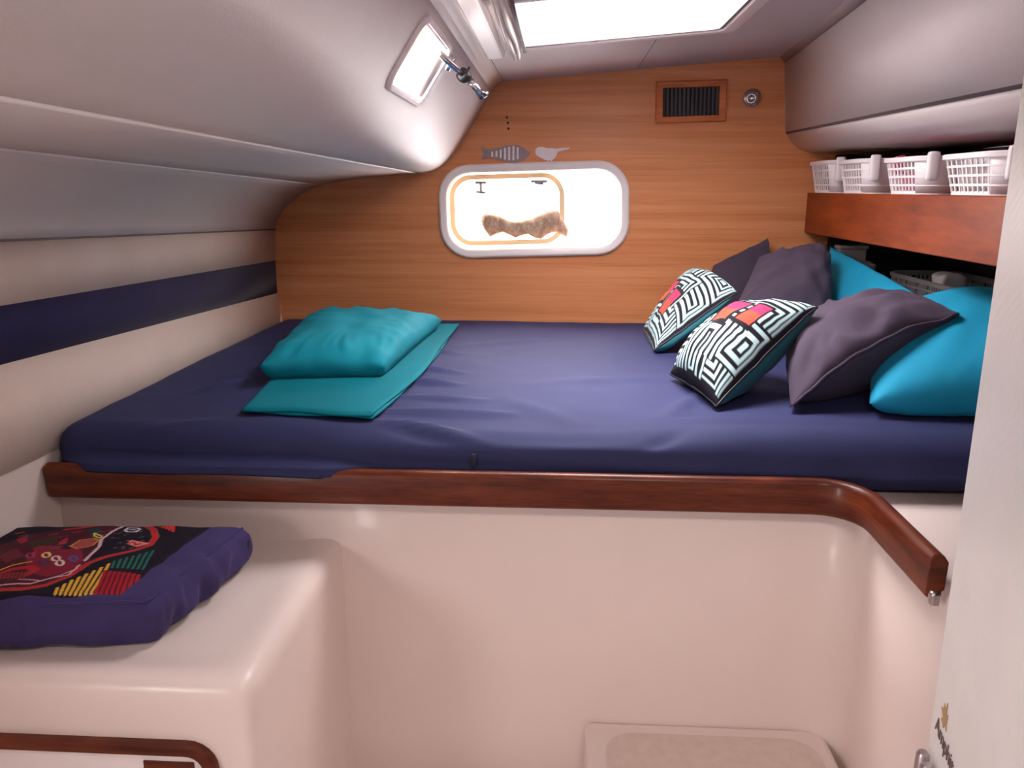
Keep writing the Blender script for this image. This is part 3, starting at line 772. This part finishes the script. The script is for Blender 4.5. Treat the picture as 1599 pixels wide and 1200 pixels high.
mk('corner_tuck', [(tip.x - .004, tip.y - .035, ZC + .036), (tip.x + .016, tip.y - .012, ZC + .03), (tip.x + .018, tip.y - .004, ZC + .056), (tip.x + .008, tip.y - .004, ZC + .07), (tip.x - .012, tip.y - .018, ZC + .074), (tip.x - .014, tip.y + .002, ZC + .05)],
   [(0, 1, 2), (0, 2, 3), (0, 3, 4), (5, 1, 0), (5, 2, 1), (5, 3, 2), (5, 4, 3), (5, 0, 4)], 'indigo', sc_, False)
# the mola print, drawn where the photograph shows it on the cushion top
pu0, pu1, pv0, pv1 = .0, .875, .045, .965
def uvpix(px, py):
    P = at(px, py, 'z', ZC + CT + .006)
    u, v_ = .5, .5
    for _ in range(8):
        g0 = qmap(u, v_) - Vector((P.x, P.y, 0)); gu = (qmap(u + .01, v_) - qmap(u, v_)) / .01; gv = (qmap(u, v_ + .01) - qmap(u, v_)) / .01
        det = gu.x * gv.y - gu.y * gv.x
        u -= (g0.x * gv.y - g0.y * gv.x) / det; v_ -= (gu.x * g0.y - gu.y * g0.x) / det
    return ((u - pu0) / (pu1 - pu0), (v_ - pv0) / (pv1 - pv0))
zs = 260 / 1486
def zp(pts): return [uvpix(x * zs, 790 + y * zs) for x, y in pts]
pr = Print(240, '#191220')
fish = [(-40, 740), (200, 745), (420, 715), (620, 650), (800, 540), (1000, 480), (1200, 420), (1340, 370), (1400, 290), (1370, 220), (1290, 160), (1180, 130), (900, 175), (600, 215), (250, 260), (60, 340), (-40, 360)]
pr.poly(zp(fish), '#4a1626')
pr.poly(zp([(250, 620), (420, 660), (640, 610), (760, 520), (740, 430), (480, 390), (350, 400), (240, 520)]), '#7d1c34')
pr.poly(zp([(920, 330), (790, 520), (1000, 470), (1200, 410), (1340, 350), (1370, 270), (1290, 180), (1150, 150)]), '#191220')
pr.poly(zp([(790, 220), (900, 200), (930, 280), (820, 300)]), '#1f3a42')
pr.poly(zp([(640, 390), (720, 330), (850, 310), (890, 340), (840, 390), (700, 420)]), '#a24a48')
pr.poly(zp([(260, 340), (520, 290), (520, 350), (290, 400)]), '#3c3024')
pr.poly(zp([(150, 300), (260, 260), (250, 330), (200, 360)]), '#a0202c'); pr.poly(zp([(540, 340), (620, 300), (600, 370), (530, 380)]), '#a0303a')
pr.poly(zp([(300, 400), (480, 380), (440, 470), (320, 470)]), '#8a1a34')
pr.poly(zp([(0, 470), (150, 400), (230, 470), (60, 540)]), '#6a2430'); pr.poly(zp([(560, 390), (660, 370), (640, 430), (560, 430)]), '#2a1c38')
for k in range(26):
    rx, ry = random.Random(k).uniform(60, 900), random.Random(k + 99).uniform(240, 460)
    pr.line(zp([(rx, ry), (rx + 70, ry - 14)]), .012, ['#8a2a3a', '#5a2a50', '#7a4a38', '#40303a', '#a0522e'][k % 5])
out = [(-40, 755), (200, 755), (420, 720), (620, 655), (800, 545), (1000, 485), (1200, 425), (1345, 375), (1400, 300), (1375, 220), (1290, 155), (1180, 128), (900, 172), (600, 212)]
pr.line(zp(out), .034, '#6a5a40'); pr.line(zp(out), .027, '#b8202a')
pr.line(zp([(-40, 725), (100, 715), (280, 715), (450, 670), (620, 640), (720, 560)]), .012, '#d8a0a0')
pr.line(zp([(180, 680), (380, 690), (560, 640), (690, 590)]), .008, '#caa0b0')
pr.line(zp([(1150, 140), (1010, 250), (915, 330), (900, 400), (770, 525)]), .016, '#d8b0bc')
pr.line(zp([(-40, 605), (120, 560), (290, 535)]), .012, '#c8a040')
pr.line(zp([(-40, 630), (120, 590), (290, 575), (330, 600), (250, 640)]), .035, '#a8202a')
for k in range(7): pr.line(zp([(10 + 35 * k, 670), (30 + 35 * k, 620)]), .010, '#8a2a2a')
pr.line(zp([(640, 400), (720, 330), (850, 312), (890, 340), (840, 390), (700, 425), (640, 400)]), .008, '#c89a48')
pr.line(zp([(850, 265), (920, 295), (900, 315), (850, 290), (850, 265)]), .010, '#d8c060')
for (x, y, c) in ((280, 472, '#a03a60'), (424, 475, '#d8c878'), (510, 510, '#d8c8c0'), (545, 548, '#d8c8c0'), (665, 510, '#3a5a90'), (405, 540, '#2a3a5a')):
    pr.line(zp([(x + 34 * math.cos(a), y + 22 * math.sin(a)) for a in [k * .63 for k in range(11)]]), .011, c)
pr.line(zp([(1125, 230), (1150, 195), (1230, 195), (1255, 215), (1220, 245), (1140, 248), (1125, 230)]), .013, '#d8ccd8')
pr.line(zp([(1170, 220), (1205, 218)]), .016, '#d8ccd8')
pr.poly(zp([(1140, 370), (1180, 335), (1350, 355), (1230, 390)]), '#d88078'); pr.line(zp([(1160, 365), (1200, 350), (1220, 375), (1260, 360)]), .014, '#a81c26')
for k in range(20):
    rx, ry = random.Random(k + 7).uniform(940, 1280), random.Random(k + 50).uniform(230, 420)
    if ry < 470 - (rx - 900) * .2: pr.line(zp([(rx, ry), (rx + 26, ry - 8)]), .005, '#8a7a86')
for k in range(8): pr.line(zp([(500 + 44 * k + max(0, k - 5) * 2, 780), (500 + 44 * k + 20 + 22 * k, 740 - 27 * k)]), .014, '#d8a83c')
for k in range(8): pr.line(zp([(850 + 46 * k, 790), (950 + 42 * k, 600 + 3 * k)]), .016, '#a01a2c')
for k in range(7): pr.line(zp([(1010 + 45 * k, 575), (1030 + 58 * k, 530 - 18 * k)]), .011, '#1f6a5c')
for k in range(5): pr.line(zp([(1430 + 30 * k, 190 + 12 * k), (1460 + 24 * k, 150 + 4 * k)]), .014, '#b83028')
n = 240; fr, uv = [], []
for j in range(n + 1):
    for i in range(n + 1):
        a, b = i / n, j / n; u, v_ = pu0 + (pu1 - pu0) * a + .03 * (i == 0), pv0 + (pv1 - pv0) * b
        p = qmap(u, v_); e = min(a, 1 - a, b, 1 - b)
        fr.append(Vector((p.x, p.y, ZC + ctop(u, v_) + .0025 + .002 * noise.noise(Vector((u * 8, v_ * 8, 1))) - .004 * (1 - sstep(0, .03, e))))); uv.append((a, b))
o = mk('mola_panel', fr, grid_faces(n), 'print', sc_, True, (-.8, 1.2, 3)); pr.paint(o.data, uv); solid(o, .004)
o['label'] = 'embroidered fish picture on black cloth with red outline'

# ------------------------------------------------------------------ shelf, baskets and what is in them
sh = thing('storage_shelf', 'varnished wooden shelf with a deep front board holding the white baskets', 'shelf', (.85, 2.2, 1.30))
bev(mk('front_board', *box((.85, .9, 1.302), (.872, 2.895, 1.437)), 'board', sh, False), .003)
mk('shelf_bottom', *box((.872, .9, 1.405), (1.279, 2.895, 1.425)), 'board', sh, False)
def contents(kind, c, seed, mat, label, cat, size):
    V, Fc = rbox((c[0] - size[0], c[1] - size[1], c[2]), (c[0] + size[0], c[1] + size[1], c[2] + size[2]), min(size) * .35, (12, 12, 8))
    for p in V:
        d = noise.noise_vector(Vector(p) * 22 + Vector((seed, 0, 0))) * .012; p += Vector((d.x, d.y, d.z * (1 if p.z > c[2] + .01 else 0)))
        p.z = max(p.z, c[2])
    return tag(mk(kind, V, Fc, mat, None, True), label, cat)
def basket(x0, x1, y0, y1, zb, h, mat, label, group=None, cols=.019, rows=4, solidcorner=True, name='basket', flare=1.0):
    root = thing(name, label, 'basket', ((x0 + x1) / 2, (y0 + y1) / 2, zb), group)
    cx, cy, wd, dp = (x0 + x1) / 2, (y0 + y1) / 2, x1 - x0, y1 - y0
    def pth(t, ins=0.):
        k = (.86 + .14 * t) if flare else 1
        return rr(cx, cy, wd * k - 2 * ins, dp * k - 2 * ins, .055 * k, 7)
    rim = pth(1.0)
    mk('rim', *sweep_xy(rim, [(-.006, zb + h - .008), (.003, zb + h - .008), (.004, zb + h), (-.004, zb + h + .003), (-.007, zb + h)], True), mat, root, True, sharp=50)
    mk('base', *prism(pth(.0), lambda x, y, z: (x, y, z), zb, zb + .004), mat, root, False)
    parts = []
    # resample the perimeter
    N_ = 200
    def resample(p, m):
        p = p + [p[0]]; L = [0]
        for a, b in zip(p[:-1], p[1:]): L.append(L[-1] + math.hypot(b[0] - a[0], b[1] - a[1]))
        out_ = []; i = 0
        for k in range(m):
            s = L[-1] * k / m
            while L[i + 1] < s: i += 1
            t = (s - L[i]) / (L[i + 1] - L[i] + 1e-12); out_.append((p[i][0] + (p[i + 1][0] - p[i][0]) * t, p[i][1] + (p[i + 1][1] - p[i][1]) * t))
        return out_, L[-1]
    b0, Lp = resample(pth(0.), N_); b1, _ = resample(pth(1.), N_)
    def is_solid(k):
        x, y = b1[k % N_]
        return solidcorner and (y < y0 + .045 or x > x1 - .02)
    nrib = max(10, int(Lp / cols)); th = .0016
    for i in range(nrib):
        k = int(i * N_ / nrib)
        if is_solid(k): continue
        a, b = b0[k], b1[k]; tx, ty = b1[(k + 1) % N_][0] - b1[k][0], b1[(k + 1) % N_][1] - b1[k][1]; l = math.hypot(tx, ty); tx, ty = tx / l * .0026, ty / l * .0026; nx, ny = -ty * .6, tx * .6
        q = [(a[0] - tx - nx, a[1] - ty - ny, zb), (a[0] + tx - nx, a[1] + ty - ny, zb), (a[0] + tx + nx, a[1] + ty + ny, zb), (a[0] - tx + nx, a[1] - ty + ny, zb),
             (b[0] - tx - nx, b[1] - ty - ny, zb + h), (b[0] + tx - nx, b[1] + ty - ny, zb + h), (b[0] + tx + nx, b[1] + ty + ny, zb + h), (b[0] - tx + nx, b[1] - ty + ny, zb + h)]
        parts.append((q, box((0, 0, 0), (1, 1, 1))[1]))
    for r_ in range(rows + 1):
        t = .02 + .93 * r_ / rows; hh_ = .0026 if 0 < r_ < rows else .006
        parts.append(sweep_xy(pth(t), [(-th, zb + h * t - hh_), (th, zb + h * t - hh_), (th, zb + h * t + hh_), (-th, zb + h * t + hh_)], True))
    mk('lattice', *merge(parts), mat, root, False)
    if solidcorner:
        ls_ = [[], []]
        ks = [k for k in range(N_) if is_solid(k)]
        runs = []; cur = [ks[0]]
        for k in ks[1:]:
            if k == cur[-1] + 1: cur.append(k)
            else: runs.append(cur); cur = [k]
        runs.append(cur)
        for run in runs:
            if len(run) < 3: continue
            lo_ = [(b0[k][0], b0[k][1], zb) for k in run]; hi_ = [(b1[k][0], b1[k][1], zb + h) for k in run]
            o = mk('side_panel', *loops([lo_, hi_], False), mat, root, True, (cx, cy, zb + h * .5)); solid(o, .003, 0)
        V, Fc = rbox((x0 + .012, y0 - .012, zb + h * .35), (x0 + .040, y0 + .004, zb + h + .012), .006, (4, 4, 8)); mk('handle', V, Fc, mat, root)
    return root
bx0 = .845; ZS = 1.4372
bk_spec = [(1258, 1307, 'whole far end'), (1308, 1374, ''), (1377, 1464, ''), (1466, 1570, '')]
labs = ['white lattice basket at the bulkhead end of the shelf', 'white lattice basket second from the bulkhead, with beige cloth', 'white lattice basket third from the bulkhead, with pink cloth showing', 'large white lattice basket nearest the door, full of paper']
ys = []
for px in (1259, 1307.5, 1377.5, 1466):
    yf = min(at(px, 280, 'x', .85).y, 2.885); ys.append((yf - .25, yf, (.116, .110, .102, .098)[len(ys)]))
ys[3] = (ys[3][0] - .02, ys[3][1], ys[3][2])
for k, (y0, y1, h) in enumerate(ys):
    basket(bx0 - .005, bx0 + .235, y0, y1, ZS, h * .84, 'whiteplastic', labs[k], 'white baskets along the shelf', rows=4)
contents('cloth_bundle', (.965, ys[0][0] + .12, ZS + .006), 1, 'indigo', 'dark indigo cloth bundle inside the basket at the bulkhead end', 'cloth', (.085, .085, .06))
contents('cloth_bundle', (.965, ys[1][0] + .12, ZS + .006), 2, 'beige', 'beige cloth bundle inside the second basket from the bulkhead', 'cloth', (.085, .085, .05))
contents('cloth_bundle', (.965, ys[2][0] + .12, ZS + .006), 3, 'pink', 'pink cloth bundle inside the third basket from the bulkhead', 'cloth', (.085, .085, .055))
c = at(1404, 246, 'x', .89); contents('pink_toy', (c.x, c.y, ZS + .05), 8, 'pink', 'small pink tip poking over the rim of the third basket', 'cloth', (.014, .014, c.z - ZS - .046))
contents('paper_bundle', (.965, ys[3][0] + .14, ZS + .006), 4, 'paper', 'crumpled white paper bundle inside the basket nearest the door', 'paper', (.09, .09, .08))
# under the shelf
basket(1.005, 1.20, 2.05, 2.54, 1.0985, .105, 'greyplastic', 'grey lattice basket in the dark space below the shelf', rows=5, cols=.014, solidcorner=False, name='storage_basket', flare=0)
struct(mk('recess_shade_1', *box((.93, 1.0, ZP), (1.279, 2.89, ZP + .01)), 'dark', None, False))
struct(mk('recess_shade_2', *box((.935, 2.87, ZP + .011), (1.279, 2.899, 1.404)), 'dark', None, False)); struct(mk('recess_shade_3', *box((.935, 2.87, 1.426), (1.279, 2.899, 1.562)), 'dark', None, False))  # dark sheets over the bulkhead, painting the recess's shade below and above the shelf
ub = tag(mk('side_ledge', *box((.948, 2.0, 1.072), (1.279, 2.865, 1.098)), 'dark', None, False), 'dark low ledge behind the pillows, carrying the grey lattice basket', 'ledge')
c = at(1322, 393, 'x', .992)
bx_ = thing('white_box', 'small white box with a raised lid under the far end of the shelf', 'box', (c.x, c.y, 1.099))
bev(mk('box_body', *box((c.x - .038, c.y - .05, 1.0985), (c.x + .05, c.y + .05, c.z + .012)), 'paper', bx_, False), .004)
bev(mk('box_lid', *box((c.x - .042, c.y - .055, c.z + .012), (c.x + .055, c.y + .055, c.z + .024)), 'whiteplastic', bx_, False), .004)
c = at(1350, 414, 'x', 1.0); contents('small_packet', (c.x, c.y, 1.099), 12, 'paper', 'small pale packet beside the white box below the shelf', 'packet', (.03, .03, c.z - 1.09))
contents('white_packet', (1.06, 2.26, 1.165), 14, 'paper', 'white packet lying on top of the grey lattice basket', 'packet', (.035, .04, .06))
contents('red_pouch', (1.045, 1.98, 1.099), 15, 'red', 'dull red pouch at the near end of the grey lattice basket', 'pouch', (.035, .035, .075))

# ------------------------------------------------------------------ things on the bulkhead
vt = thing('air_vent', 'square wooden vent frame with dark vertical slats high on the bulkhead', 'vent', (.437, YB, 1.737))
VR = R(1.5); VC = (.4365, 1.737)
def vl(wd, h, y): return [(x, y, z) for x, z in rr(VC[0], VC[1], wd, h, .003, 2, VR)]
mk('frame', *loops([vl(.238, .136, YB), vl(.238, .136, YB - .010), vl(.230, .128, YB - .014), vl(.190, .094, YB - .012), vl(.186, .090, YB - .004), vl(.186, .090, YB)], True), 'ventwood', vt, True, sharp=30)
mk('backing', *loops([vl(.188, .092, YB - .002), vl(.188, .092, YB - .001)], True, True, True), 'black', vt, False)
cs, sn = math.cos(VR), math.sin(VR)
for k in range(13):
    x = -.0828 + .0138 * k
    pts = [(x - .0026, -.045), (x + .0026, -.045), (x + .0026, .045), (x - .0026, .045)]
    mk('slat', *prism([(VC[0] + a * cs - b * sn, VC[1] + a * sn + b * cs) for a, b in pts], lambda a, b, d: (a + (d - .003) * .5, YB - d, b), .002, .010), 'slat', vt, False)
lc = bp(1174, 153)
sp_ = thing('reading_light', 'small round chrome reading light beside the vent', 'lamp', tuple(lc))
mk('rose', *lathe([(.031, 0), (.031, .006), (.027, .012), (.016, .013)], lc, (0, -1, 0)), 'chrome', sp_)
mk('nozzle', *lathe([(.010, .012), (.017, .018), (.020, .028), (.018, .040), (.013, .046), (.012, .043)], lc + Vector((0, 0, -.002)), (-.25, -1, -.1)), 'chrome', sp_)

def pmap(x, y, d): p = bp(x, y); return (p.x, YB - d, p.z)
fo = thing('fish_plaque', 'grey wooden fish with white stripes above the port', 'ornament', tuple(bp(790, 240)))
fish2 = [(752, 230), (762, 234), (775, 232), (790, 228), (808, 227), (818, 231), (828, 240), (819, 249), (808, 254), (792, 253), (776, 248), (763, 246), (752, 249), (755, 240)]
mk('body', *prism(fish2, pmap, 0, .009), 'fishgrey', fo, False)
for k in range(7):
    x = 769 + 6.6 * k; hh_ = [4, 4.5, 6.5, 9, 10.5, 11, 9.5][k]; cyy = [241, 240.5, 240.5, 240.5, 240, 239.5, 239.5][k]
    mk('stripe', *prism([(x - 1.5, cyy - hh_), (x + 1.5, cyy - hh_), (x + 1.5, cyy + hh_), (x - 1.5, cyy + hh_)], pmap, .009, .0105), 'palewood', fo, False)
bi = thing('bird_plaque', 'pale wooden bird silhouette standing above the port', 'ornament', tuple(bp(860, 242)))
bird = [(836, 240), (836, 234), (840, 230), (847, 229.5), (853, 231.5), (862, 231.5), (868, 232.5), (878, 231), (889, 230.5), (890, 232.5), (880, 235), (871, 237.5), (869, 243), (866, 248), (860, 251), (851, 250), (843, 246), (838, 243)]
mk('body', *prism(bird, pmap, 0, .008), 'palewood', bi, False)
for x in (855, 861): mk('leg', *prism([(x, 249), (x + 1.6, 249), (x + 1, 254), (x - .4, 254)], pmap, .001, .006), 'palewood', bi, False)
mk('perch', *prism([(837, 253.5), (869, 252.5), (869, 255), (837, 256)], pmap, .0005, .008), 'palewood', bi, False)

# driftwood on the port's sill
dx = [752, 758, 766, 775, 785, 795, 805, 815, 825, 835, 845, 856, 866, 872, 878, 884, 888]
tp_ = [338, 333, 333, 334, 337, 343, 345, 344, 342, 338, 333, 329, 328, 329, 342, 350, 352]
bt_ = [352, 362, 371, 366, 363, 367, 372, 368, 366, 372, 374, 366, 363, 363, 368, 371, 366]
YD = YB + .055
ls = []
for i, (x, a, b) in enumerate(zip(dx, tp_, bt_)):
    pa, pb = at(x, a, 'y', YD), at(x, b, 'y', YD); cc = (pa + pb) / 2; hz = (pa.z - pb.z) / 2; ry = .026 * (.5 if i in (0, len(dx) - 1) else 1)
    ls.append([cc + Vector((.002 * noise.noise(Vector((i, k, 0))), ry * math.cos(2 * math.pi * k / 14) * (1 + .3 * noise.noise(Vector((i * .7, k * .9, 2)))), hz * math.sin(2 * math.pi * k / 14))) for k in range(14)])
tag(mk('driftwood', *loops(ls, True, True, True), 'drift', None, True), 'knobbly tan piece of driftwood lying in the bright port', 'driftwood')

# ------------------------------------------------------------------ door on the right, edge-on to the camera
dA_ = Vector((.523, 1.0, 0)); dang = R(12.5); dd = Vector((-math.sin(dang), -math.cos(dang), 0)); dnr = Vector((-math.cos(dang), math.sin(dang), 0))  # faces left
d1 = stre('door_1', tuple(dA_), 'pale laminate door standing open at the right edge')
def dpt(s, z, out=0.): return dA_ + dd * s + dnr * out + Vector((0, 0, z))
v = [dpt(0, .02), dpt(.62, .02), dpt(.62, .02, -.03), dpt(0, .02, -.03), dpt(0, 2.0), dpt(.62, 2.0), dpt(.62, 2.0, -.03), dpt(0, 2.0, -.03)]
bev(mk('door_leaf', v, box((0, 0, 0), (1, 1, 1))[1], 'door', d1, False), .003)
def door_pix(px, py):
    p = at_plane(px, py, dA_, dnr); return (p - dA_).dot(dd), p.z
s_a, z_a = door_pix(1461, 1137)
s_t, z_t = door_pix(1487, 1187)
cu = bpy.data.curves.new('lettering', 'FONT'); cu.body = 'Amphit'; cu.size = .032; cu.extrude = .0004
tx = bpy.data.objects.new('lettering', cu); COL.objects.link(tx); cu.materials.append(M['ink'])
tx.matrix_world = Matrix.Translation(dpt(s_a, z_a, .0008)) @ Matrix((dd, Vector((0, 0, 1)), dnr)).transposed().to_4x4()
adopt(tx, d1)
ca, cb = door_pix(1475, 1118)
crest = [(-.010, -.012), (-.004, -.004), (-.016, .002), (-.006, .006), (-.004, .016), (.002, .010), (.008, .024), (.010, .008), (.016, .012), (.014, -.004), (.018, -.012), (.008, -.008), (.004, -.016)]
mk('crest', *prism(crest, lambda x, y, d: dpt(ca + x, cb + y, d), .0002, .001), 'gold', d1, False)
hg = door_pix(1458, 1200)
for k, s_ in enumerate((-.012, .014)):
    p0 = dpt(max(hg[0], .0) + s_, .50, .012); p1 = dpt(max(hg[0], .0) + s_, at_plane(1458, 1180, dA_, dnr).z, .012)
    mk('hinge_barrel', *tube([p0, p1 + Vector((0, 0, -.004)), p1], [.009, .009, .006], 14), 'steel', d1, True, sharp=40)
